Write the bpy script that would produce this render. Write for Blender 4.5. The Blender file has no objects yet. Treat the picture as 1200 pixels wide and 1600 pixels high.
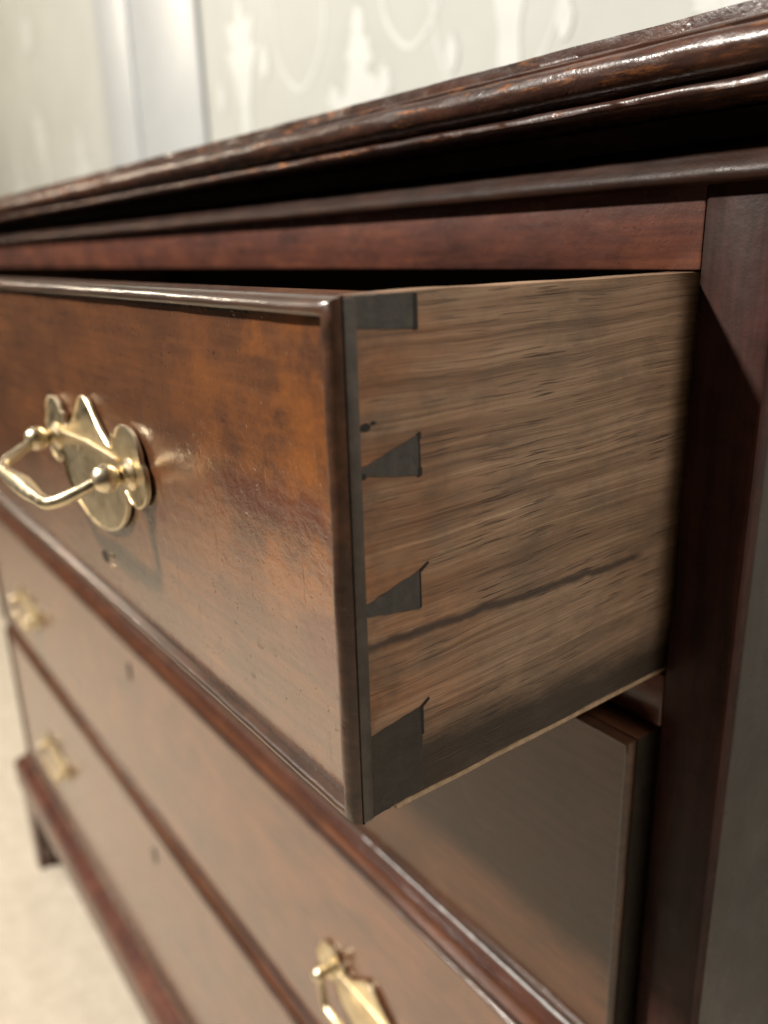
import bpy, bmesh, math, random
from mathutils import Vector, Matrix, noise
random.seed(4)
sc = bpy.context.scene

# ------------------------------------------------------------------ camera
CAM = Vector((0.1319, -0.2014, 0.1271))
FWD = Vector((-0.76602286, 0.56515883, -0.30627517))
RGT = Vector((0.60048859, 0.7991707, -0.02719647))
UP = Vector((-0.22939582, 0.20474786, 0.95155445))
cd = bpy.data.cameras.new('camera'); cam = bpy.data.objects.new('camera', cd)
sc.collection.objects.link(cam)
m = Matrix((RGT, UP, -FWD)).transposed().to_4x4(); m.translation = CAM
cam.matrix_world = m
cd.sensor_width = 36; cd.lens = 28.859; cd.clip_start = 0.005; cd.clip_end = 50
cd.dof.use_dof = True; cd.dof.focus_distance = 0.205; cd.dof.aperture_fstop = 8.5
sc.camera = cam

# ------------------------------------------------------------------ light
world = bpy.data.worlds.new('World'); sc.world = world; world.use_nodes = True
bg = world.node_tree.nodes['Background']
bg.inputs[0].default_value = (0.95, 0.72, 0.52, 1); bg.inputs[1].default_value = 0.02

def area(name, loc, target, size, power, col):
    l = bpy.data.lights.new(name, 'AREA'); l.energy = power; l.color = col
    l.shape = 'DISK'; l.size = size
    o = bpy.data.objects.new(name, l); sc.collection.objects.link(o)
    o.location = loc
    o.rotation_euler = (Vector(target) - Vector(loc)).to_track_quat('-Z', 'Y').to_euler()
    return o
area('ceiling_lamp', (-0.97, -1.40, 1.45), (-0.2, 0, -0.1), 0.15, 102, (1.0, 0.93, 0.84))
area('side_lamp', (0.75, 0.13, 0.80), (0, -0.05, 0.05), 0.25, 6.8, (1.0, 0.93, 0.84))
area('far_lamp', (-2.6, -0.6, 1.0), (-2.2, 0.5, 0.4), 0.3, 14, (1.0, 0.86, 0.66))

sc.view_settings.view_transform = 'Standard'; sc.view_settings.look = 'None'
sc.view_settings.exposure = 0; sc.view_settings.gamma = 1
sc.cycles.use_denoising = True
sc.cycles.max_bounces = 6

# ------------------------------------------------------------------ materials
class NT:
    def __init__(s, name):
        s.m = bpy.data.materials.new(name); s.m.use_nodes = True
        s.t = s.m.node_tree; s.b = s.t.nodes['Principled BSDF']
        g = s.t.nodes.new('ShaderNodeNewGeometry'); s.pos = g.outputs['Position']
    def n(s, typ, **kw):
        nd = s.t.nodes.new(typ)
        for k, v in kw.items():
            if k.startswith('i_'):
                nd.inputs[k[2:].replace('_', ' ')].default_value = v
            else: setattr(nd, k, v)
        return nd
    def link(s, a, b): s.t.links.new(a, b)
    def mapped(s, scale=(1, 1, 1), loc=(0, 0, 0), rot=(0, 0, 0)):
        mp = s.n('ShaderNodeMapping'); s.link(s.pos, mp.inputs[0])
        mp.inputs['Scale'].default_value = scale; mp.inputs['Location'].default_value = loc
        mp.inputs['Rotation'].default_value = rot
        return mp.outputs[0]
    def noise(s, vec, scale=1, detail=4, rough=0.55, dist=0):
        nz = s.n('ShaderNodeTexNoise'); s.link(vec, nz.inputs['Vector'])
        nz.inputs['Scale'].default_value = scale; nz.inputs['Detail'].default_value = detail
        nz.inputs['Roughness'].default_value = rough; nz.inputs['Distortion'].default_value = dist
        return nz.outputs[0]
    def ramp(s, fac, stops, interp='LINEAR'):
        r = s.n('ShaderNodeValToRGB'); s.link(fac, r.inputs[0]); r.color_ramp.interpolation = interp
        e = r.color_ramp.elements
        while len(e) < len(stops): e.new(0.5)
        for el, (p, c) in zip(e, stops):
            el.position = p
            if isinstance(c, (int, float)): c = (c, c, c)
            el.color = (*c, 1)
        return r.outputs[0]
    def mix(s, fac, a, b, mode='MIX'):
        mx = s.n('ShaderNodeMix', data_type='RGBA', blend_type=mode)
        for i, v in ((0, fac), (6, a), (7, b)):
            if isinstance(v, (int, float)): mx.inputs[i].default_value = v
            elif isinstance(v, tuple): mx.inputs[i].default_value = (*v, 1)
            else: s.link(v, mx.inputs[i])
        return mx.outputs[2]
    def math(s, op, a, b=0.0):
        md = s.n('ShaderNodeMath', operation=op)
        for i, v in ((0, a), (1, b)):
            if isinstance(v, (int, float)): md.inputs[i].default_value = v
            else: s.link(v, md.inputs[i])
        return md.outputs[0]
    def sep(s):
        sp = s.n('ShaderNodeSeparateXYZ'); s.link(s.pos, sp.inputs[0]); return sp.outputs
    def bump(s, h, strength, dist, prev=None):
        b = s.n('ShaderNodeBump'); b.inputs['Strength'].default_value = strength
        b.inputs['Distance'].default_value = dist
        s.link(h, b.inputs['Height'])
        if prev is not None: s.link(prev, b.inputs['Normal'])
        return b.outputs[0]
    def set(s, **kw):
        for k, v in kw.items():
            k = k.replace('_', ' ')
            inp = s.b.inputs[k]
            if isinstance(v, (int, float)): inp.default_value = v
            elif isinstance(v, tuple): inp.default_value = (*v, 1)
            else: s.link(v, inp)
        return s.m

def mahogany(name, dark, mid, light, axis='x', mott=1.0, rough=0.13, coat=0.9, relief=1.0, wear=0.0, seed=0.0, dirt=0.5, ior=1.55, base_spec=0.35, grime=False):
    pits = 1.0 if grime else 0.2
    t = NT(name)
    st = {'x': (7, 90, 90), 'z': (90, 90, 7), 'y': (90, 7, 90)}[axis]
    grain = t.noise(t.mapped(st, (seed, 3.1, 1.7)), 4, 6, 0.6, 0.3)
    cloud = t.noise(t.mapped((14, 14, 20), (seed * 2, 1, 5)), 1.6, 8, 0.62, 0.6)
    f = t.math('ADD', t.math('MULTIPLY', grain, 0.45), t.math('MULTIPLY', cloud, 0.55 * mott + 0.45 * (1 - mott)))
    col = t.ramp(f, [(0.34, dark), (0.5, mid), (0.66, light)])
    # dull, dirty old patches in the varnish
    d = t.noise(t.mapped((22, 22, 30), (9, seed, 2)), 1.7, 9, 0.7)
    dm = t.ramp(d, [(0.50, 0.0), (0.66, dirt)])
    col = t.mix(dm, col, tuple(c * 0.35 for c in dark))
    sp = t.noise(t.mapped((1, 1, 1), (seed, 0, 0)), 900, 2, 0.5)
    col = t.mix(t.ramp(sp, [(0.66, 0.0), (0.72, 0.55)]), col, (0.012, 0.006, 0.004))
    if wear > 0:
        w = t.noise(t.mapped((60, 420, 420), (4, seed, 0)), 1.0, 7, 0.72)
        wm = t.math('MULTIPLY', t.ramp(w, [(0.56, 0.0), (0.64, wear)]), t.ramp(t.noise(t.mapped((9, 9, 9), (1, seed, 0)), 1.0, 2, 0.5), [(0.45, 0.1), (0.6, 1.0)]))
        col = t.mix(wm, col, (0.42, 0.15, 0.035))
    if grime:
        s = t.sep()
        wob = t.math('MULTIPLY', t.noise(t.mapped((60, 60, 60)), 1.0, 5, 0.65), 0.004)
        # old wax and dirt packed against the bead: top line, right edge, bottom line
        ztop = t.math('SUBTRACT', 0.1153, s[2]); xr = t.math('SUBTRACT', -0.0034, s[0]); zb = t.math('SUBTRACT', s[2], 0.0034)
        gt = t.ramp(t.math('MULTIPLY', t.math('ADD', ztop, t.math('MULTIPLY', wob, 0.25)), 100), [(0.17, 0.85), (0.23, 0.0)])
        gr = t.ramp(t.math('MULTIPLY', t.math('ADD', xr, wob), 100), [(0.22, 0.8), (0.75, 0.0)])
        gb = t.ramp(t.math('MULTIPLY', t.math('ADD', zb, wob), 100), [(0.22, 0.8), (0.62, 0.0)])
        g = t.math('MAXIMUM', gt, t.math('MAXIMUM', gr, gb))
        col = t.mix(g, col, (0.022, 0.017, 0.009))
        # fox-red bloom around the middle right, thinned lower down to imitate carpet reflection
        fx = t.noise(t.mapped((26, 26, 34), (3, 3, 1)), 1.0, 8, 0.68)
        fm = t.math('MULTIPLY', t.ramp(t.math('ADD', s[2], t.math('MULTIPLY', fx, 0.05)), [(0.065, 0.12), (0.095, 1.0)]), t.ramp(fx, [(0.44, 0.0), (0.60, 0.85)]))
        fm = t.math('MULTIPLY', fm, t.ramp(t.math('MULTIPLY', s[0], -10), [(0.3, 1.0), (0.95, 0.15)]))
        col = t.mix(fm, col, (0.27, 0.088, 0.016))
        # painted dark reflection band across the middle; dark red stain low near the corner
        for (cx, cz, rx, rz, sd) in ((-0.030, 0.071, 0.034, 0.0065, 1.0), (-0.013, 0.040, 0.012, 0.010, 4.0), (-0.12, 0.052, 0.03, 0.006, 6.0)):
            dx = t.math('MULTIPLY', t.math('SUBTRACT', s[0], cx), 1 / rx); dz = t.math('MULTIPLY', t.math('SUBTRACT', s[2], cz), 1 / rz)
            rr = t.math('ADD', t.math('ADD', t.math('MULTIPLY', dx, dx), t.math('MULTIPLY', dz, dz)), t.math('MULTIPLY', t.math('SUBTRACT', t.noise(t.mapped((45, 45, 70), (sd, 0, 0)), 1.0, 7, 0.7), 0.5), 4.0))
            col = t.mix(t.ramp(rr, [(0.2, 0.7), (1.0, 0.0)]), col, (0.085, 0.018, 0.009))
    fine = t.noise(t.mapped(), 1400, 3, 0.6)
    med = t.noise(t.mapped((1, 1, 1), (seed, 7, 0)), 260, 5, 0.6)
    dent = t.ramp(t.noise(t.mapped((1, 1, 1), (seed, 2, 3)), 150, 3, 0.5), [(0.22, 0.0), (0.33, 1.0)])
    pit = t.ramp(t.noise(t.mapped((1, 1, 1), (seed, 5, 3)), 420, 2, 0.5), [(0.235, 0.0), (0.30, 1.0)])
    scr = t.ramp(t.noise(t.mapped((500, 500, 40), (seed, 0, 0), (0, 0.6, 0)), 1.0, 2, 0.5), [(0.25, 0.0), (0.29, 1.0)])
    nrm = t.bump(fine, 0.10 * relief, 0.0004)
    nrm = t.bump(med, 0.16 * relief, 0.0010, nrm)
    nrm = t.bump(dent, 0.35 * relief * (0.4 + 0.6 * pits), 0.0006, nrm)
    nrm = t.bump(pit, 0.35 * relief * pits, 0.0003, nrm); nrm = t.bump(scr, 0.25 * relief * pits, 0.0002, nrm)
    rg = t.ramp(t.noise(t.mapped((1, 1, 1), (1, seed, 0)), 60, 6, 0.65), [(0.35, rough * 0.75), (0.7, rough * 1.9)])
    t.set(Base_Color=col, Roughness=0.5, Specular_IOR_Level=base_spec, Coat_Weight=coat, Coat_IOR=ior)
    t.link(rg, t.b.inputs['Coat Roughness']); t.link(nrm, t.b.inputs['Normal']); t.link(nrm, t.b.inputs['Coat Normal'])
    return t.m

M = {}
M['front'] = mahogany('mahogany_face', (0.060, 0.022, 0.010), (0.110, 0.040, 0.015), (0.17, 0.062, 0.020), 'x', 0.7, 0.085, 1.0, 1.0, 0, 2.3, 0.18, 2.3, 0.35, True)
M['front2'] = mahogany('mahogany_lower', (0.070, 0.026, 0.012), (0.135, 0.048, 0.020), (0.20, 0.072, 0.028), 'x', 0.35, 0.09, 1.0, 0.5, 0, 5.1, 0.2, 1.72)
M['front_shaded'] = mahogany('mahogany_shaded', (0.050, 0.022, 0.010), (0.085, 0.034, 0.015), (0.125, 0.050, 0.022), 'x', 0.35, 0.15, 0.75, 0.5, 0, 5.6, 0.25, 1.40, 0.2)  # second drawer: its shade put into a darker, duller copy of the mahogany
M['rail'] = mahogany('mahogany_rail', (0.040, 0.013, 0.009), (0.088, 0.027, 0.016), (0.16, 0.052, 0.025), 'x', 0.9, 0.2, 0.6, 1.0, 0, 8.2, 0.4)
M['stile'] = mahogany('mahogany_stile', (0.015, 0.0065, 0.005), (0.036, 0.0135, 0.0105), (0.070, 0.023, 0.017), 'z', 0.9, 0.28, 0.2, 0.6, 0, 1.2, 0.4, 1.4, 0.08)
M['mould'] = mahogany('mahogany_moulding', (0.016, 0.008, 0.006), (0.042, 0.016, 0.010), (0.090, 0.032, 0.016), 'x', 1.0, 0.22, 0.7, 1.5, 0.7, 3.7, 0.5, 1.5, 0.15)
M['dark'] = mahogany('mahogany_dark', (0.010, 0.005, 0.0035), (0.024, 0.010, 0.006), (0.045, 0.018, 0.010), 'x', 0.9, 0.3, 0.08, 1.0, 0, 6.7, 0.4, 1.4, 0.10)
M['side'] = mahogany('mahogany_side', (0.020, 0.012, 0.008), (0.034, 0.022, 0.015), (0.052, 0.036, 0.025), 'z', 0.7, 0.26, 0.7, 0.7, 0, 4.4, 0.4)
M['bead'] = mahogany('mahogany_bead', (0.022, 0.011, 0.007), (0.055, 0.024, 0.012), (0.105, 0.044, 0.021), 'x', 0.9, 0.14, 0.8, 1.0, 0, 7.9, 0.45, 1.5, 0.3)

def oak():
    t = NT('oak_side'); s = t.sep()
    # the growth lines wander: warp the height before stretching the noise
    warp = t.math('MULTIPLY', t.math('SUBTRACT', t.noise(t.mapped((1, 14, 22), (0, 9, 4)), 1.0, 3, 0.5), 0.5), 0.005)
    cmb = t.n('ShaderNodeCombineXYZ'); t.link(s[1], cmb.inputs[1])
    t.link(t.math('ADD', t.math('ADD', s[2], warp), t.math('MULTIPLY', s[1], -0.03)), cmb.inputs[2])
    def st(sy, sz, off):
        mp = t.n('ShaderNodeMapping'); t.link(cmb.outputs[0], mp.inputs[0])
        mp.inputs['Scale'].default_value = (1, sy, sz); mp.inputs['Location'].default_value = (off, off * 2, 0)
        return mp.outputs[0]
    g1 = t.noise(st(3, 230, 1), 1.0, 3, 0.6); g2 = t.noise(st(9, 900, 2), 1.0, 4, 0.7); g3 = t.noise(st(18, 2600, 3), 1.0, 3, 0.7)
    base = t.math('ADD', t.math('ADD', t.math('MULTIPLY', g1, 0.32), t.math('MULTIPLY', g2, 0.40)), t.math('MULTIPLY', g3, 0.28))
    col = t.ramp(base, [(0.36, (0.085, 0.048, 0.030)), (0.46, (0.205, 0.128, 0.080)), (0.56, (0.305, 0.200, 0.130)), (0.68, (0.47, 0.335, 0.225))])
    big = t.noise(t.mapped((1, 18, 26), (0, 4, 0)), 1.0, 4, 0.6)
    col = t.mix(t.ramp(big, [(0.35, 0.0), (0.65, 0.55)]), col, t.mix(1.0, col, (0.62, 0.55, 0.45), 'MULTIPLY'))
    # ray flecks: pale long streaks through the middle
    fl = t.noise(st(16, 800, 7), 1.0, 3, 0.5)
    band = t.ramp(s[2], [(0.030, 0.0), (0.055, 1.0)]); band2 = t.ramp(s[2], [(0.075, 1.0), (0.10, 0.2)])
    bm = t.math('MULTIPLY', t.math('MULTIPLY', band, band2), t.ramp(fl, [(0.60, 0.0), (0.72, 0.6)]))
    col = t.mix(bm, col, (0.40, 0.28, 0.18))
    # open pores: short dark dashes
    po = t.noise(st(62, 1900, 5), 1.0, 1, 0.5)
    pa = t.noise(t.mapped((1, 22, 60), (0, 8, 0)), 1.0, 3, 0.6)
    pm = t.math('MULTIPLY', t.ramp(po, [(0.60, 0.0), (0.67, 1.0)]), t.ramp(pa, [(0.40, 0.12), (0.62, 0.85)]))
    col = t.mix(pm, col, (0.055, 0.030, 0.017))
    # handling dirt by the front joint
    yy = t.math('ADD', s[1], t.math('MULTIPLY', t.noise(t.mapped((1, 60, 60)), 2.0, 6, 0.7), 0.03))
    fm = t.ramp(t.math('MULTIPLY', t.math('ADD', yy, 0.11), 10), [(0.08, 0.75), (0.28, 0.0)])
    fm2 = t.math('MULTIPLY', fm, t.ramp(t.noise(t.mapped((1, 110, 170)), 1.3, 5, 0.6), [(0.42, 0.0), (0.6, 1.0)]))
    col = t.mix(fm2, col, (0.07, 0.045, 0.028))
    # warm orange tint low in front
    wz = t.noise(t.mapped((1, 40, 80), (0, 5, 1)), 1.0, 4, 0.6)
    wm = t.math('MULTIPLY', t.ramp(t.math('ADD', s[1], 0.11), [(0.0, 0.9), (0.05, 0.0)]), t.ramp(wz, [(0.35, 0.0), (0.6, 0.8)]))
    col = t.mix(wm, col, t.mix(1.0, col, (1.15, 0.72, 0.45), 'MULTIPLY'))
    # grimy band along the bottom edge
    zz = t.math('ADD', s[2], t.math('MULTIPLY', t.math('SUBTRACT', t.noise(t.mapped((1, 30, 90)), 2.0, 6, 0.7), 0.5), 0.014))
    zz = t.math('ADD', zz, t.math('MULTIPLY', s[1], 0.055))
    dm = t.ramp(t.math('MULTIPLY', zz, 10), [(0.07, 0.93), (0.19, 0.0)])
    col = t.mix(dm, col, (0.026, 0.018, 0.012))
    # long dark split running back from the joint
    zc = t.math('ADD', t.math('MULTIPLY', s[1], -0.022), 0.0418)
    wob = t.math('MULTIPLY', t.math('SUBTRACT', t.noise(t.mapped((1, 45, 1)), 1.0, 4, 0.6), 0.5), 0.005)
    dist = t.math('ABSOLUTE', t.math('SUBTRACT', t.math('SUBTRACT', s[2], zc), wob))
    dd = t.math('ADD', t.math('MULTIPLY', dist, 300), t.math('MULTIPLY', t.noise(t.mapped((1, 90, 500)), 1.0, 4, 0.6), 0.6))
    cm = t.ramp(dd, [(0.45, 0.95), (0.80, 0.0)])
    ym = t.ramp(t.math('MULTIPLY', s[1], -10), [(0.12, 0.0), (0.17, 1.0)])
    col = t.mix(t.math('MULTIPLY', cm, ym), col, (0.05, 0.03, 0.022))
    # smoky grime and rubbed patches
    sm = t.noise(t.mapped((1, 42, 60), (0, 2, 2)), 1.0, 7, 0.7)
    col = t.mix(t.ramp(sm, [(0.48, 0.0), (0.68, 0.5)]), col, (0.075, 0.055, 0.040))
    h = t.math('ADD', t.math('MULTIPLY', base, 0.6), t.math('MULTIPLY', pm, -1.0))
    nrm = t.bump(h, 0.6, 0.0006)
    nrm = t.bump(t.noise(t.mapped(), 900, 3, 0.6), 0.15, 0.0004, nrm)
    t.set(Base_Color=col, Roughness=0.55, Normal=nrm, Specular_IOR_Level=0.35)
    return t.m
M['oak'] = oak()

def plain(name, c1, c2, scale, rough, bumpd=0.0004, bs=0.3, metal=0, **kw):
    t = NT(name)
    nz = t.noise(t.mapped(), scale, 6, 0.65)
    col = t.ramp(nz, [(0.3, c1), (0.7, c2)])
    nrm = t.bump(t.noise(t.mapped(), scale * 3, 4, 0.6), bs, bumpd)
    t.set(Base_Color=col, Roughness=rough, Metallic=metal, Normal=nrm, **kw)
    return t.m
M['endgrain'] = plain('mahogany_end_grain', (0.030, 0.023, 0.017), (0.070, 0.053, 0.040), 160, 0.42, bs=0.4)
M['pin'] = plain('pin_end_grain', (0.026, 0.022, 0.018), (0.058, 0.050, 0.042), 400, 0.5, bs=0.4)
M['pin_dark'] = plain('dark_end_grain', (0.012, 0.009, 0.006), (0.034, 0.024, 0.016), 220, 0.45, bs=0.7)
M['kerf'] = plain('dark_gap', (0.006, 0.004, 0.003), (0.012, 0.008, 0.006), 400, 0.8)
M['lit_oak'] = plain('lit_oak_edge', (0.22, 0.14, 0.08), (0.42, 0.29, 0.18), 350, 0.6)
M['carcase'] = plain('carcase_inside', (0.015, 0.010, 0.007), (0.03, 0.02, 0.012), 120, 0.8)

def brass():
    t = NT('aged_brass')
    a = t.noise(t.mapped(), 90, 6, 0.6)
    col = t.ramp(a, [(0.25, (0.50, 0.41, 0.26)), (0.5, (0.76, 0.65, 0.45)), (0.8, (0.85, 0.76, 0.57))])
    rg = t.ramp(t.noise(t.mapped((1, 1, 1), (3, 0, 0)), 260, 5, 0.6), [(0.3, 0.27), (0.7, 0.46)])
    nrm = t.bump(t.noise(t.mapped(), 300, 3, 0.5), 0.12, 0.0005)
    t.set(Base_Color=col, Metallic=1.0, Roughness=rg, Normal=nrm)
    return t.m
M['brass'] = brass()

def carpet():
    t = NT('beige_carpet')
    a = t.noise(t.mapped(), 34, 8, 0.75); b = t.noise(t.mapped(), 260, 3, 0.6)
    col = t.ramp(a, [(0.35, (0.62, 0.545, 0.43)), (0.65, (0.80, 0.715, 0.585))])
    col = t.mix(0.25, col, t.ramp(b, [(0.3, (0.35, 0.30, 0.22)), (0.7, (0.8, 0.72, 0.6))]))
    t.set(Base_Color=col, Roughness=0.95, Normal=t.bump(b, 0.8, 0.004), Specular_IOR_Level=0.1)
    return t.m
M['carpet'] = carpet()
def paper():
    t = NT('wallpaper')
    a = t.noise(t.mapped(), 9, 5, 0.6)
    col = t.ramp(a, [(0.3, (0.39, 0.40, 0.375)), (0.7, (0.43, 0.445, 0.42))])
    t.set(Base_Color=col, Roughness=0.6, Normal=t.bump(t.noise(t.mapped(), 500, 3, 0.6), 0.2, 0.0006))
    return t.m
M['paper'] = paper()
M['motif'] = plain('wallpaper_print', (0.475, 0.495, 0.475), (0.54, 0.56, 0.545), 30, 0.45)
M['paint'] = plain('white_paint', (0.39, 0.41, 0.42), (0.43, 0.45, 0.46), 12, 0.4, bs=0.1)
M['boards'] = plain('dark_floorboard', (0.05, 0.02, 0.01), (0.10, 0.04, 0.02), 20, 0.4)

# ------------------------------------------------------------------ helpers
FLOOR = -0.792
ROOT = Vector((-0.519, 0.24, FLOOR))
def empty(name, loc):
    o = bpy.data.objects.new(name, None); sc.collection.objects.link(o); o.location = loc
    o.empty_display_size = 0.05
    return o
def worldloc(o):
    v = Vector((0, 0, 0))
    while o is not None: v += o.location; o = o.parent
    return v
def link_bm(name, bm, mat, parent=None, org=None, smooth=False, angle=35):
    """bm holds world coordinates; org is the object's own origin"""
    org = Vector(org) if org is not None else (worldloc(parent) if parent else Vector((0, 0, 0)))
    bmesh.ops.recalc_face_normals(bm, faces=bm.faces)
    bmesh.ops.translate(bm, verts=bm.verts, vec=-org)
    me = bpy.data.meshes.new(name); bm.to_mesh(me); bm.free()
    me.materials.append(mat)
    if smooth:
        for p in me.polygons: p.use_smooth = True
        try: me.set_sharp_from_angle(angle=math.radians(angle))
        except Exception: pass
    o = bpy.data.objects.new(name, me); sc.collection.objects.link(o)
    if parent: o.parent = parent; o.location = org - worldloc(parent)
    else: o.location = org
    return o
def box_bm(bm, x0, x1, y0, y1, z0, z1, bev=0.0, seg=2):
    vs = [bm.verts.new((x, y, z)) for x in (x0, x1) for y in (y0, y1) for z in (z0, z1)]
    fs = [bm.faces.new([vs[i] for i in f]) for f in ((0, 1, 3, 2), (4, 6, 7, 5), (0, 4, 5, 1), (2, 3, 7, 6), (0, 2, 6, 4), (1, 5, 7, 3))]
    if bev > 0:
        es = list({e for f in fs for e in f.edges})
        bmesh.ops.bevel(bm, geom=es, offset=bev, segments=seg, profile=0.5, affect='EDGES')
def box(name, ext, mat, parent=None, bev=0.0, org=None):
    bm = bmesh.new(); box_bm(bm, *ext, bev=bev)
    return link_bm(name, bm, mat, parent, org, smooth=bev > 0)
def prism(bm, pts, to3, d0, d1):
    """pts 2D polygon extruded from depth d0 to d1"""
    a = [bm.verts.new(to3(u, v, d0)) for u, v in pts]; b = [bm.verts.new(to3(u, v, d1)) for u, v in pts]
    n = len(pts)
    bm.faces.new(a); bm.faces.new(b[::-1])
    for i in range(n): bm.faces.new((a[i], a[(i + 1) % n], b[(i + 1) % n], b[i]))
def catmull(pts, sub):
    P = [Vector(p) for p in pts]; out = []
    for i in range(len(P) - 1):
        p0 = P[max(i - 1, 0)]; p1 = P[i]; p2 = P[i + 1]; p3 = P[min(i + 2, len(P) - 1)]
        for k in range(sub):
            t = k / sub
            out.append(0.5 * ((2 * p1) + (p2 - p0) * t + (2 * p0 - 5 * p1 + 4 * p2 - p3) * t * t + (3 * p1 - p0 - 3 * p2 + p3) * t ** 3))
    out.append(P[-1]); return out
def sweep(name, prof, xl, xr, yb, mat, parent, step=0.004, amp=0.0, close=True, yf=0.0, coarse_left=-0.6):
    """profile [(outward, z)] carried round left side, front and right side with mitred corners"""
    st = []
    n = 10
    for k in range(n): st.append(('L', k / n))
    x = xl; xs = []
    while x < xr: xs.append(x); x += step if x > coarse_left else step * 4
    xs.append(xr)
    bm = bmesh.new(); rows = []
    def addrow(fn, i):
        r = []
        for j, (o, z) in enumerate(prof):
            p = fn(o, z)
            if amp:
                s = noise.noise(Vector((p[0] * 60, j * 0.35, p[1] * 60))) * amp + noise.noise(Vector((p[0] * 190, j * 0.8, p[1] * 190))) * amp * 0.5
                p = (p[0], p[1] - s, p[2] + s * 0.6)
            r.append(bm.verts.new(p))
        rows.append(r)
    for k in range(n): addrow(lambda o, z: (xl - o, yb + (yf - o - yb) * k / n, z), k)
    W = xr - xl
    for x in xs:
        f = (x - xl) / W
        addrow(lambda o, z: (xl - o + f * (W + 2 * o), yf - o, z), 0)
    for k in range(1, n * 4 + 1): addrow(lambda o, z: (xr + o, yf - o + (yb - yf + o) * k / (n * 4), z), k)
    m_ = len(prof)
    for a, b in zip(rows, rows[1:]):
        for j in range(m_ if close else m_ - 1):
            bm.faces.new((a[j], a[(j + 1) % m_], b[(j + 1) % m_], b[j]))
    if close:
        bm.faces.new(rows[0]); bm.faces.new(rows[-1][::-1])
    return link_bm(name, bm, mat, parent, smooth=True, angle=50)
def smooth_prof(pts, sub=5):
    return [(p.x, p.y) for p in (v for v in catmull([(a, b, 0) for a, b in pts], sub))]
def tube(bm, pts, rads, seg=12, squash=None):
    P = [Vector(p) for p in pts]; rows = []
    nrm = None
    for i, p in enumerate(P):
        t = (P[min(i + 1, len(P) - 1)] - P[max(i - 1, 0)]).normalized()
        if nrm is None:
            nrm = t.orthogonal().normalized()
        nrm = (nrm - t * nrm.dot(t)).normalized(); bi = t.cross(nrm)
        rows.append([bm.verts.new(p + (nrm * math.cos(a) + bi * math.sin(a)) * rads[i]) for a in (2 * math.pi * k / seg for k in range(seg))])
    for a, b in zip(rows, rows[1:]):
        for k in range(seg): bm.faces.new((a[k], a[(k + 1) % seg], b[(k + 1) % seg], b[k]))
    bm.faces.new(rows[0][::-1]); bm.faces.new(rows[-1])
def lathe_y(bm, c, prof, seg=24):
    """prof [(out, r)] revolved about the axis running to -Y from c"""
    rows = []
    for o, r in prof:
        if r < 1e-6: rows.append([bm.verts.new((c[0], c[1] - o, c[2]))]); continue
        rows.append([bm.verts.new((c[0] + r * math.cos(a), c[1] - o, c[2] + r * math.sin(a))) for a in (2 * math.pi * k / seg for k in range(seg))])
    for a, b in zip(rows, rows[1:]):
        for k in range(seg):
            k2 = (k + 1) % seg
            if len(a) == 1 and len(b) == 1: continue
            if len(b) == 1: bm.faces.new((a[k], a[k2], b[0]))
            elif len(a) == 1: bm.faces.new((a[0], b[k2], b[k]))
            else: bm.faces.new((a[k], a[k2], b[k2], b[k]))

XL, XR = -1.062, 0.0228          # outer faces of the case
OL, OR = -1.0397, 0.0017        # drawer openings

# ------------------------------------------------------------------ setting
def structure(o, label=None, cat=None):
    o['kind'] = 'structure'
    if label: o['label'] = label
    if cat: o['category'] = cat
    return o
bm = bmesh.new(); box_bm(bm, -4.2, 2.2, -1.42, 0.52, FLOOR - 0.02, FLOOR)
structure(link_bm('carpet', bm, M['carpet'], None, (0, 0, FLOOR)), 'pale beige carpet under and beside the chest', 'carpet')
bm = bmesh.new(); box_bm(bm, -5, 3, -5, 0.6, FLOOR - 0.05, FLOOR - 0.022)
structure(link_bm('floor', bm, M['boards'], None, (0, 0, FLOOR)), 'dark floor beyond the edge of the carpet', 'floor')
wall = structure(box('wall', (-4.2, 2.2, 0.50, 0.60, FLOOR, 1.7), M['paper'], None, org=(0, 0.5, FLOOR)), 'wall covered in cream damask wallpaper behind the chest', 'wall')
box('floor_skirting', (-1.29, 2.2, 0.485, 0.4995, FLOOR + 0.001, FLOOR + 0.14), M['paint'], wall, 0.003)

# painted casing on the wall
cas = empty('door_casing', (-1.525, 0.49, FLOOR))
cas['label'] = 'wide white painted casing board on the wall behind the far end of the chest'; cas['category'] = 'door casing'
box('casing_board', (-1.752, -1.592, 0.483, 0.4985, FLOOR + 0.001, 1.69), M['paint'], cas, 0.004)
box('casing_board', (-1.591, -1.300, 0.490, 0.4985, FLOOR + 0.001, 1.69), M['paint'], cas, 0.004)
bm = bmesh.new(); tube(bm, [(-1.590, 0.488, FLOOR + 0.002), (-1.590, 0.488, 1.688)], [0.006, 0.006], 10)
link_bm('casing_bead', bm, M['paint'], cas, smooth=True)

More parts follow.
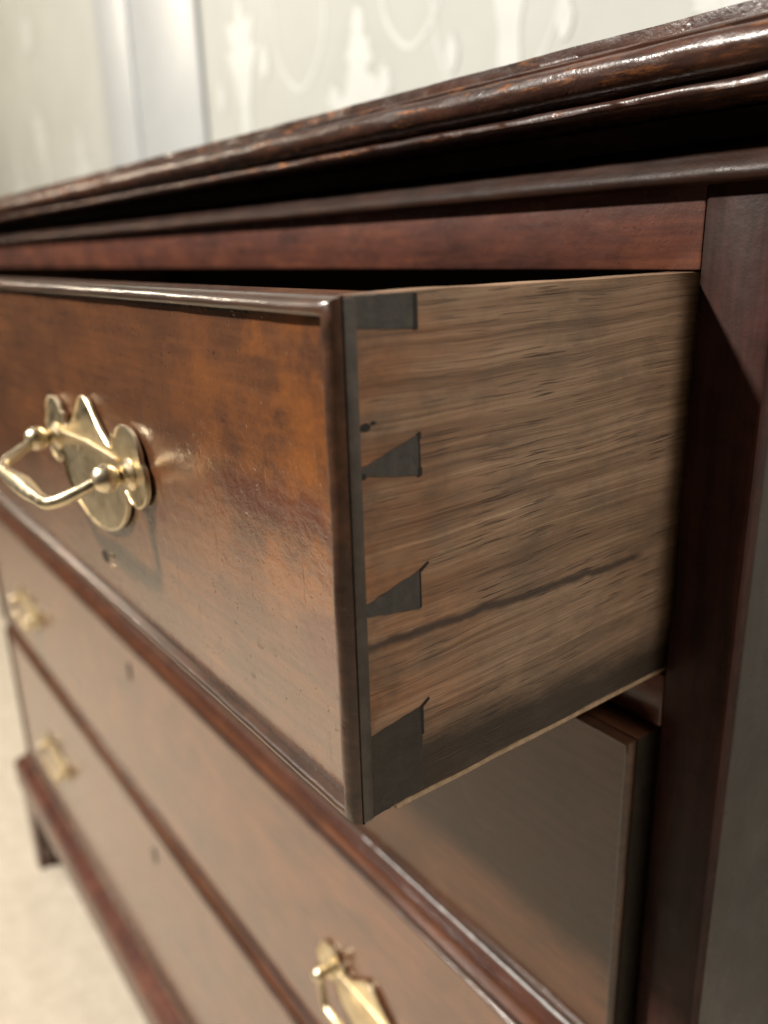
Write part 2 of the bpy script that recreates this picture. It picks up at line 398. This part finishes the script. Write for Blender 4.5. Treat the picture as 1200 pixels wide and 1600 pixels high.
# flat print of the wallpaper: swags, drops and leafy bouquets
LAY = [0]
def ring_strip(bm, pts, w):
    LAY[0] = (LAY[0] + 1) % 3
    P = catmull([(a, b, 0) for a, b in pts], 8)
    L = []; R_ = []
    for i, p in enumerate(P):
        t = (P[min(i + 1, len(P) - 1)] - P[max(i - 1, 0)]).normalized(); nn = Vector((-t.y, t.x, 0))
        ww = w * (0.6 + 0.4 * math.sin(math.pi * i / (len(P) - 1)))
        L.append(p + nn * ww); R_.append(p - nn * ww)
    for i in range(len(P) - 1):
        prism_quad(bm, [L[i], L[i + 1], R_[i + 1], R_[i]])
def prism_quad(bm, q):
    bm.faces.new([bm.verts.new((p.x, 0.49935 - LAY[0] * 0.00005, p.y)) for p in q])
def blob(bm, cx, cz, rx, rz, n=20, jag=0.0, tip=0.0, sd=0, lay=0):
    rnd = random.Random(sd); vs = []
    for k in range(n):
        a = 2 * math.pi * k / n
        f = 1 + (jag if k % 2 else -jag) * rnd.uniform(0.4, 1.2)
        x = math.cos(a) * rx * f; z = math.sin(a) * rz * f
        if z > 0 and tip: x *= 1 - tip * (z / rz)
        vs.append(bm.verts.new((cx + x, 0.4992 - lay * 0.00004, cz + z)))
    c = bm.verts.new((cx, 0.4992 - lay * 0.00004, cz))
    for k in range(n): bm.faces.new((c, vs[k], vs[(k + 1) % n]))
def bouquet(cx, cz, sd):
    bm = bmesh.new()
    for j, (dx, dz, rx, rz) in enumerate([(0, .0, .045, .05), (0, .055, .028, .032), (0, .09, .014, .022), (-.04, -.03, .03, .04), (.04, -.03, .03, .04), (-.06, .01, .016, .018), (.055, .015, .014, .02), (0, -.08, .06, .04), (0, -.14, .035, .05), (-.075, -.075, .02, .025), (.075, -.075, .02, .025)]):
        blob(bm, cx + dx, cz + dz, rx, rz, 18, 0.22, 0.5, sd + j, j)
    return bm
def column(cx, cz, sd):
    bm = bmesh.new()
    pts = [(-.012, -.26), (.012, -.26), (.020, -.10), (.016, .0), (.028, .05), (.055, .09), (.03, .085), (.045, .13), (.015, .12), (.0, .17), (-.015, .12), (-.045, .13), (-.03, .085), (-.055, .09), (-.028, .05), (-.016, .0), (-.020, -.10)]
    bm.faces.new([bm.verts.new((cx + a, 0.49898, cz + b)) for a, b in pts])
    blob(bm, cx, cz - .3, .04, .05, 16, .25, .4, sd, 3)
    return bm
def swag(cx, cz, w, h, width):
    bm = bmesh.new(); ring_strip(bm, [(cx - w, cz + h), (cx - w * .85, cz + h * .3), (cx, cz - h * .1), (cx + w * .85, cz + h * .3), (cx + w, cz + h)], width); return bm
def drop(cx, cz, s):
    bm = bmesh.new(); blob(bm, cx, cz, .011 * s, .022 * s, 14, 0, 0.75, 0, 14); return bm
for r in range(-1, 3):
    for k in range(-6, 3):
        cx = -0.845 + k * 0.57; cz = 0.315 + r * 0.62 
        if -1.78 < cx < -1.27: continue
        for nm, b in (('bouquet_print', bouquet(cx, cz, k * 7 + r)), ('swag_print', swag(cx + .11, cz + .052, .06, .10, .0035)),
                      ('swag_print', swag(cx - .145, cz + .045, .07, .12, .0035)), ('swag_print', swag(cx + .25, cz - .035, .105, .20, .003)), ('drop_print', drop(cx + .184, cz + .024, 1)),
                      ('drop_print', drop(cx + .352, cz + .026, 1)), ('drop_print', drop(cx - .245, cz + .09, 1.3)), ('column_print', column(cx + .275, cz + .03, k))):
            if cx + .3 > -1.76 and cx - .1 < -1.29 and nm != 'bouquet_print': b.free(); continue
            link_bm(nm, b, M['motif'], wall)
for cx, cz in ((-1.16, 0.345),):
    link_bm('column_print', column(cx, cz, 5), M['motif'], wall); link_bm('drop_print', drop(cx - .08, cz + .03, 1.3), M['motif'], wall)

# ------------------------------------------------------------------ the chest
chest = empty('chest_of_drawers', ROOT)
chest['label'] = 'old mahogany chest of drawers with its top drawer pulled open, brass handles on the fronts'
chest['category'] = 'chest of drawers'
YB = 0.48

# top board and its thumb-moulded edge
prof = [(-0.02, 0.1760), (0.0095, 0.1772), (0.0102, 0.1770), (0.0104, 0.1750), (0.0104, 0.1742), (0.0112, 0.1738), (0.0130, 0.1734), (0.0136, 0.1728), (0.0134, 0.1722), (0.0140, 0.1720)]
for k in range(1, 15):
    a = math.radians(72 - k * 11)
    prof.append((0.0132 + 0.0046 * math.cos(a), 0.1677 + 0.0044 * math.sin(a)))
prof += [(0.0126, 0.1642), (0.0120, 0.1630), (0.0124, 0.1620), (0.0138, 0.1613), (0.0144, 0.1604), (0.0143, 0.1595), (0.0134, 0.1589), (0.006, 0.1587), (-0.019, 0.1588)]
sweep('top_moulding', prof, XL, XR, YB, M['mould'], chest, step=0.0022, amp=0.0003)
box('top_board', (XL + 0.021, XR - 0.021, 0.021, YB, 0.1590, 0.1757), M['mould'], chest)
# small cove below
prof = [(-0.014, 0.1583), (-0.009, 0.1582), (-0.009, 0.1515), (-0.006, 0.1503), (-0.0015, 0.1492), (0.0006, 0.1480), (0.0014, 0.1468), (0.0024, 0.1455), (0.0036, 0.1440), (0.0042, 0.1427), (0.0043, 0.1414), (0.0038, 0.1405), (0.0030, 0.1402), (-0.014, 0.1402)]
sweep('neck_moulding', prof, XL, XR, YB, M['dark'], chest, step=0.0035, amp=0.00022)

# case
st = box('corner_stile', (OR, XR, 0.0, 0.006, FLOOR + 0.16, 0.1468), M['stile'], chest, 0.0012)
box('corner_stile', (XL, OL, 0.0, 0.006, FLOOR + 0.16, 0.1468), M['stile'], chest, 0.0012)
box('top_rail', (OL + 0.0002, OR - 0.0002, 0.0006, 0.030, 0.1192, 0.1468), M['rail'], chest, 0.0007)
for z0, z1 in ((-0.0193, -0.0012), (-0.1825, -0.1552), (-0.3655, -0.3500), (-0.600, -0.5755)):
    box('drawer_rail', (OL + 0.0002, OR - 0.0002, 0.0006, 0.060, z0, z1), M['rail'], chest, 0.0008)
for z0, z1 in ((-0.012, -0.004), (-0.170, -0.162), (-0.361, -0.354)):
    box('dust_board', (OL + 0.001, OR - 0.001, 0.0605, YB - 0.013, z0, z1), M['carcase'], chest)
bm = bmesh.new()
box_bm(bm, XR - 0.018, XR - 0.0005, 0.0063, YB, FLOOR + 0.16, 0.1400, 0.0012)
link_bm('side_panel', bm, M['side'], chest, smooth=True)
box('side_panel', (XL + 0.0005, XL + 0.018, 0.0063, YB, FLOOR + 0.16, 0.1400), M['side'], chest, 0.0012)
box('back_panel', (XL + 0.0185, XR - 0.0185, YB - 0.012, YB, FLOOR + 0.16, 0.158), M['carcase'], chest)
# base moulding and feet
prof = smooth_prof([(0.002, -0.5790), (0.0045, -0.5810), (0.0050, -0.5855), (0.0075, -0.5915), (0.0120, -0.5960), (0.0175, -0.6000), (0.0215, -0.6070)], 4) + [(0.0225, -0.6130), (0.0225, -0.6440), (0.0210, -0.6460), (-0.02, -0.6460), (-0.02, -0.5790)]
sweep('base_moulding', prof, XL, XR, YB, M['rail'], chest, step=0.006, amp=0.0003)
def foot(cx, cy, sx, sy):
    """bracket foot: two shaped brackets meeting at the corner"""
    bm = bmesh.new()
    P = [(-.003, -0.6462), (0.080, -0.6462), (0.066, -0.656), (0.052, -0.668), (0.042, -0.695), (0.036, -0.730), (0.036, -0.750), (0.026, -0.770), (0.026, FLOOR + .0005), (0.004, FLOOR + .0005), (0.002, -0.765), (-0.002, -0.730), (-0.003, -0.690)]
    prism(bm, P, lambda u, v, d: (cx + sx * u, cy + sy * d, v), 0.0, 0.018)
    prism(bm, P, lambda u, v, d: (cx + sx * (d + .0004), cy + sy * (u + .0186), v), 0.0, 0.018)
    return link_bm('bracket_foot', bm, M['rail'], chest, (cx, cy, FLOOR), smooth=True, angle=25)
foot(XL - 0.018, -0.018, 1, 1); foot(XR + 0.018, -0.018, -1, 1); foot(XL - 0.014, YB - 0.002, 1, -1); foot(XR + 0.014, YB - 0.002, -1, -1)

# ------------------------------------------------------------------ drawers
M['bead_glint'] = plain('pale_glint', (0.30, 0.31, 0.32), (0.62, 0.63, 0.64), 700, 0.35)
def bead_loop(x0, x1, z0, z1, yf, w=0.0034, pro=0.0030):
    """half-round bead round the edge of a drawer front, mitred at the corners"""
    bm = bmesh.new(); n = 9
    pr = [(0.0, -0.0006)]                             # (inset from edge, forward)
    for k in range(n):
        a = math.pi * k / (n - 1)
        u = 0.5 - 0.5 * math.cos(a); pr.append((w * u ** 0.62, pro * math.sin(a) ** 0.7))
    pr.append((w, -0.0006))
    rows = []
    cs = [(x0, z0), (x1, z0), (x1, z1), (x0, z1)]; sg = [(1, 1), (-1, 1), (-1, -1), (1, -1)]
    for e in range(4):
        a, b = cs[e], cs[(e + 1) % 4]; sa, sb = sg[e], sg[(e + 1) % 4]
        L = math.hypot(b[0] - a[0], b[1] - a[1]); N = max(8, int(L / 0.004))
        for i in range(N):
            t = i / N
            row = []
            for j, (ins, fw) in enumerate(pr):
                ax, az = a[0] + sa[0] * ins, a[1] + sa[1] * ins; bx, bz = b[0] + sb[0] * ins, b[1] + sb[1] * ins
                x = ax + (bx - ax) * t; z = az + (bz - az) * t
                wob = noise.noise(Vector((x * 70, z * 70, j * 0.3))) * 0.00022 + noise.noise(Vector((x * 260, z * 260, j * 0.9))) * 0.00010
                row.append(bm.verts.new((x, yf - fw - wob * (fw > 0), z)))
            rows.append(row)
    for i in range(len(rows)):
        a = rows[i]; b = rows[(i + 1) % len(rows)]
        for j in range(len(pr) - 1): bm.faces.new((a[j], a[j + 1], b[j + 1], b[j]))
    return bm

PLATE = [(0, 23.5), (3, 23), (6, 20.8), (10, 16.4), (15, 11.8), (19.5, 8.6), (23, 7), (25.5, 9), (26, 12.5), (29, 12.5), (32, 16), (37, 18), (43, 17.5), (47.5, 14.5), (50, 10), (50.5, 6.5), (53, 4), (53.5, -1), (52, -5.5), (48, -9), (42.5, -10.5), (37.5, -9.5), (34.5, -7), (33.8, -11), (31, -16), (26, -20.5), (20, -23.5), (14, -25.5), (7, -27), (0, -27.5)]
def handle_parts(x, yf, z, ang):
    """returns plate, two posts and bail in world coordinates; ang = swing of the bail out from hanging (degrees)"""
    res = []
    right = [Vector((a, b, 0)) for a, b in PLATE]
    c = catmull([tuple(v) for v in right], 3)
    out = [(p.x, p.y * (0.86 if p.y > 0 else 1.0)) for p in c]; left = [(-a, b) for a, b in out[1:-1]][::-1]
    poly = [(x + a / 1000, z + b / 1000) for a, b in out + left]
    bm = bmesh.new()
    prism(bm, poly, lambda u, v, d: (u, yf - d, v), 0.0009, 0.0022)
    res.append(('handle_plate', bm))
    bm = bmesh.new(); loop = [(u, yf - 0.0022, v) for u, v in poly]; loop.append(loop[0])
    tube(bm, loop, [0.0005] * len(loop), 6)
    res.append(('plate_rim', bm))
    bm = bmesh.new(); tube(bm, [(x - 0.030, yf - 0.0026, z + 0.003), (x, yf - 0.0027, z + 0.0042), (x + 0.030, yf - 0.0026, z + 0.003)], [0.0007, 0.0009, 0.0007], 10)
    res.append(('handle_rib', bm))
    for s in (-1, 1):
        bm = bmesh.new(); px = x + s * 0.0395
        pr = [(0.0016, 0.0001), (0.0016, 0.0052), (0.0026, 0.0054), (0.0032, 0.0044), (0.0038, 0.0034), (0.0048, 0.0032), (0.0055, 0.0038)]
        for k in range(1, 12):
            a = math.pi * k / 12
            pr.append((0.0100 - 0.0045 * math.cos(a), 0.0044 * math.sin(a) + 0.0003))
        pr.append((0.0146, 0.0))
        lathe_y(bm, (px, yf, z), pr)
        res.append(('handle_post', bm))
    a = math.radians(ang)
    def P(u, r): return (x + u / 1000, yf - 0.0100 - r / 1000 * math.sin(a), z - r / 1000 * math.cos(a))
    half = [(37, 0, 1.7), (38.0, 1.5, 1.7), (37.4, 5, 1.8), (36.2, 9, 1.9), (34.6, 13, 2.0), (32, 16.2, 1.9), (28, 17.8, 2.1), (20, 18.2, 2.1), (9, 18.2, 2.8), (0, 18.0, 3.1)]
    full = half + [(-u, r, w) for u, r, w in half[:-1]][::-1]
    P3 = catmull([P(u, r) for u, r, w in full], 6)
    rr = catmull([(w, 0, 0) for u, r, w in full], 6)
    bm = bmesh.new(); tube(bm, P3, [v.x / 1000 * 1.12 for v in rr], 14)
    res.append(('handle_bail', bm))
    return res

def drawer(z0, z1, yf, handle_z, key, mat, xr, handle_ang, handles, depth=0.40, lap=0.0028, bw=0.0040):
    x0 = OL + 0.0015; x1 = xr
    bm = bmesh.new()
    box_bm(bm, x0, x1, yf, yf + lap, z0, z1)
    box_bm(bm, x0 + 0.009, x1 - 0.009, yf + lap + 0.0001, yf + 0.018, z0, z1 - 0.0004)
    d = link_bm('drawer', bm, mat, chest, ((x0 + x1) / 2, yf + .018, z0))
    if lap > 0.005:
        d.data.materials.append(M['pin_dark'])  # shade on the closed drawers' ends put into a darker end grain
        for p in d.data.polygons:
            if abs(p.normal.x) > 0.9: p.material_index = 1
    link_bm('cockbead', bead_loop(x0, x1, z0, z1, yf, bw), M['bead'], d, smooth=True, angle=60)
    yb = yf + depth
    box('drawer_bottom', (x0 + 0.0095, x1 - 0.0095, yf + 0.0185, yb - 0.0105, z0 + 0.008, z0 + 0.014), M['carcase'], d)  # bottom and back near-black: the inside shade put into the colour
    box('drawer_back', (x0 + 0.0095, x1 - 0.0095, yb - 0.010, yb - 0.0002, z0 + 0.004, z1 - 0.006), M['carcase'], d)
    for hx in handles:
        for nm, b in handle_parts(hx, yf, handle_z, handle_ang):
            link_bm(nm, b, M['brass'], d, (hx, yf, handle_z), smooth=True, angle=40)
    if key:
        bm = bmesh.new(); kx, kz = -0.508, key
        pts = [(0.0032 * math.cos(a), 0.0045 + 0.0032 * math.sin(a)) for a in (math.radians(-50 + 28 * k) for k in range(11))] + [(-0.0026, -0.008), (0.0026, -0.008)]
        prism(bm, [(kx + a, kz + b) for a, b in pts], lambda u, v, q: (u, yf - q, v), 0.0, 0.0006)
        link_bm('keyhole', bm, M['kerf'], d)
    return d, x0, x1, yb

def drawer_side(d, x, sgn, ya, yb, z0, z1, mat):
    """side board with slightly uneven worn edges; outer face at x"""
    bm = bmesh.new(); N = 90; top = []; bot = []
    for i in range(N + 1):
        y = ya + (yb - ya) * i / N
        bot.append((y, z0 + noise.noise(Vector((y * 55, 3, 0))) * 0.0005 + noise.noise(Vector((y * 210, 9, 0))) * 0.0003))
        top.append((y, z1 + noise.noise(Vector((y * 40, 7, 0))) * 0.00035))
    poly = bot + top[::-1]
    prism(bm, poly, lambda u, v, q: (x - sgn * q, u, v), 0.0, 0.0088)
    return link_bm('drawer_side', bm, mat, d)

# the open top drawer
YF = -0.1127
d1, x0, x1, yb = drawer(0.0, 0.1187, YF, 0.0600, None, M['front'], 0.0, 66, (-0.1620, -0.8760))
drawer_side(d1, 0.0, 1, YF + 0.0030, yb, 0.0012, 0.1187, M['oak'])
drawer_side(d1, x0, -1, YF + 0.0030, yb, 0.0012, 0.1187, M['oak'])
# end grain of the front board, seen from the side
box('end_grain', (-0.004, 0.00035, YF + 0.0002, YF + 0.0032, 0.0006, 0.1183), M['endgrain'], d1, 0.0003)
pins = [[(-0.1096, 0.1186), (-0.0955, 0.1186), (-0.0954, 0.1114), (-0.1096, 0.1124)],
        [(-0.1096, 0.0846), (-0.0945, 0.0896), (-0.0943, 0.0805), (-0.1096, 0.0830)],
        [(-0.1096, 0.0545), (-0.0947, 0.0590), (-0.0947, 0.0496), (-0.1096, 0.0518)],
        [(-0.1096, 0.0222), (-0.0950, 0.0246), (-0.0944, 0.0020), (-0.1096, 0.0008)]]
def ragged(p, amp, sd):
    out = []
    for i in range(len(p)):
        a, b = p[i], p[(i + 1) % len(p)]
        for k in range(10):
            t = k / 10; u = a[0] + (b[0] - a[0]) * t; v = a[1] + (b[1] - a[1]) * t
            n1 = noise.noise(Vector((u * 900, v * 900, sd))); n2 = noise.noise(Vector((u * 900, v * 900, sd + 9)))
            out.append((u + n1 * amp, v + n2 * amp))
    return out
for p in pins:
    bm = bmesh.new(); prism(bm, ragged(p, 0.00032, p[0][1] * 50), lambda u, v, q: (q, u, v), -0.004, 0.00022); link_bm('dovetail_pin', bm, M['pin_dark' if p[2][1] < 0.01 else 'pin'], d1)
kerfs = [[(-0.0956, 0.1184), (-0.0945, 0.1184), (-0.0944, 0.1112), (-0.0955, 0.1113)],
         [(-0.0950, 0.0898), (-0.0940, 0.0900), (-0.0940, 0.0886), (-0.0949, 0.0882)],
         [(-0.0947, 0.0890), (-0.0944, 0.0890), (-0.0941, 0.0806), (-0.0945, 0.0806)],
         [(-0.0949, 0.0822), (-0.0938, 0.0822), (-0.0939, 0.0804), (-0.0950, 0.0803)],
         [(-0.0950, 0.0588), (-0.0924, 0.0604), (-0.0922, 0.0599), (-0.0948, 0.0581)],
         [(-0.0949, 0.0590), (-0.0946, 0.0590), (-0.0944, 0.0498), (-0.0948, 0.0498)],
         [(-0.0952, 0.0246), (-0.0926, 0.0262), (-0.0925, 0.0256), (-0.0948, 0.0240)],
         [(-0.0952, 0.0246), (-0.0944, 0.0246), (-0.0943, 0.0170), (-0.0949, 0.0172)],
         [(-0.1094, 0.0838), (-0.1086, 0.0834), (-0.1084, 0.0824), (-0.1094, 0.0824)]]
for k, p in enumerate(kerfs):
    bm = bmesh.new(); prism(bm, p, lambda u, v, q: (q, u, v), -0.004, 0.00030 + k * 0.000004); link_bm('saw_kerf', bm, M['kerf'], d1)
for cy, cz, r in ((-0.1082, 0.0930, 0.0011), (-0.1062, 0.0936, 0.0005)):
    bm = bmesh.new(); prism(bm, [(cy + r * 1.3 * math.cos(a) * random.uniform(.8, 1.1), cz + r * 0.8 * math.sin(a) * random.uniform(.8, 1.1)) for a in (2 * math.pi * k / 14 for k in range(14))], lambda u, v, q: (q, u, v), -0.004, 0.00018)
    link_bm('worm_hole', bm, M['kerf'], d1)
# dark oval with two tiny brass specks below the near handle
bm = bmesh.new(); prism(bm, [(-0.1680 + 0.0040 * math.cos(a), 0.0180 + 0.0024 * math.sin(a)) for a in (2 * math.pi * k / 20 for k in range(20))], lambda u, v, q: (u, YF - q, v), -0.002, 0.00012)
link_bm('dark_oval', bm, M['pin_dark'], d1)
for px, pz in ((-0.1590, 0.0205), (-0.1600, 0.0160)):
    bm = bmesh.new(); lathe_y(bm, (px, YF, pz), [(0.0001, 0.0009), (0.0006, 0.0007), (0.0008, 0.0)], 10)
    link_bm('brass_speck', bm, M['brass'], d1, smooth=True)
# pale strip under the side, its floor-lit lower edge painted in
bm = bmesh.new(); N = 60; bot = []; top = []
for i in range(N + 1):
    y = -0.103 + (yb + 0.103) * i / N
    bot.append((y, -0.0002 + noise.noise(Vector((y * 80, 1, 5))) * 0.0004)); top.append((y, 0.0010))
prism(bm, bot + top[::-1], lambda u, v, q: (q, u, v), -0.010, 0.0002); link_bm('drawer_lit_edge', bm, M['lit_oak'], d1)

# closed drawers below
for z0, z1, yf, hz, key, fm, hxs in ((-0.1537, -0.0207, -0.0090, -0.070, None, 'front_shaded', (-0.16, -0.87)), (-0.3490, -0.1833, -0.0055, -0.276, -0.213, 'front2', (-0.157, -0.862)), (-0.5740, -0.3672, -0.0055, -0.479, -0.405, 'front2', (-0.165, -0.848))):
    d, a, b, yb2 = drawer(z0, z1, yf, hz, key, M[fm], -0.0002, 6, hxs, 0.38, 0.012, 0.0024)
    for x, s in ((b, 1), (a, -1)): drawer_side(d, x, s, yf + 0.0122, yb2, z0 + 0.001, z1 - 0.001, M['oak'])

# pale strip painting the lamp highlight on the second drawer's lower bead
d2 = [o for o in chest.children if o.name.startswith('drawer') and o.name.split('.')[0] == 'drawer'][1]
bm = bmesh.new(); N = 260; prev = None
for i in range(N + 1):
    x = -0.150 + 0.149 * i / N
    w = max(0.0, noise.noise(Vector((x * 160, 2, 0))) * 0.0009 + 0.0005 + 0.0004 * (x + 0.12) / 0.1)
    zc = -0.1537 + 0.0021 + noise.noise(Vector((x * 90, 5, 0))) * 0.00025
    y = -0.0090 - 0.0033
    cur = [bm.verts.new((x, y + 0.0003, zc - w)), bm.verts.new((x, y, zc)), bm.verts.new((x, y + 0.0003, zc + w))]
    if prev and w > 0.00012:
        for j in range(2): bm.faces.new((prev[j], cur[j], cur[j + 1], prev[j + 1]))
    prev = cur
link_bm('bead_highlight', bm, M['bead_glint'], d2)
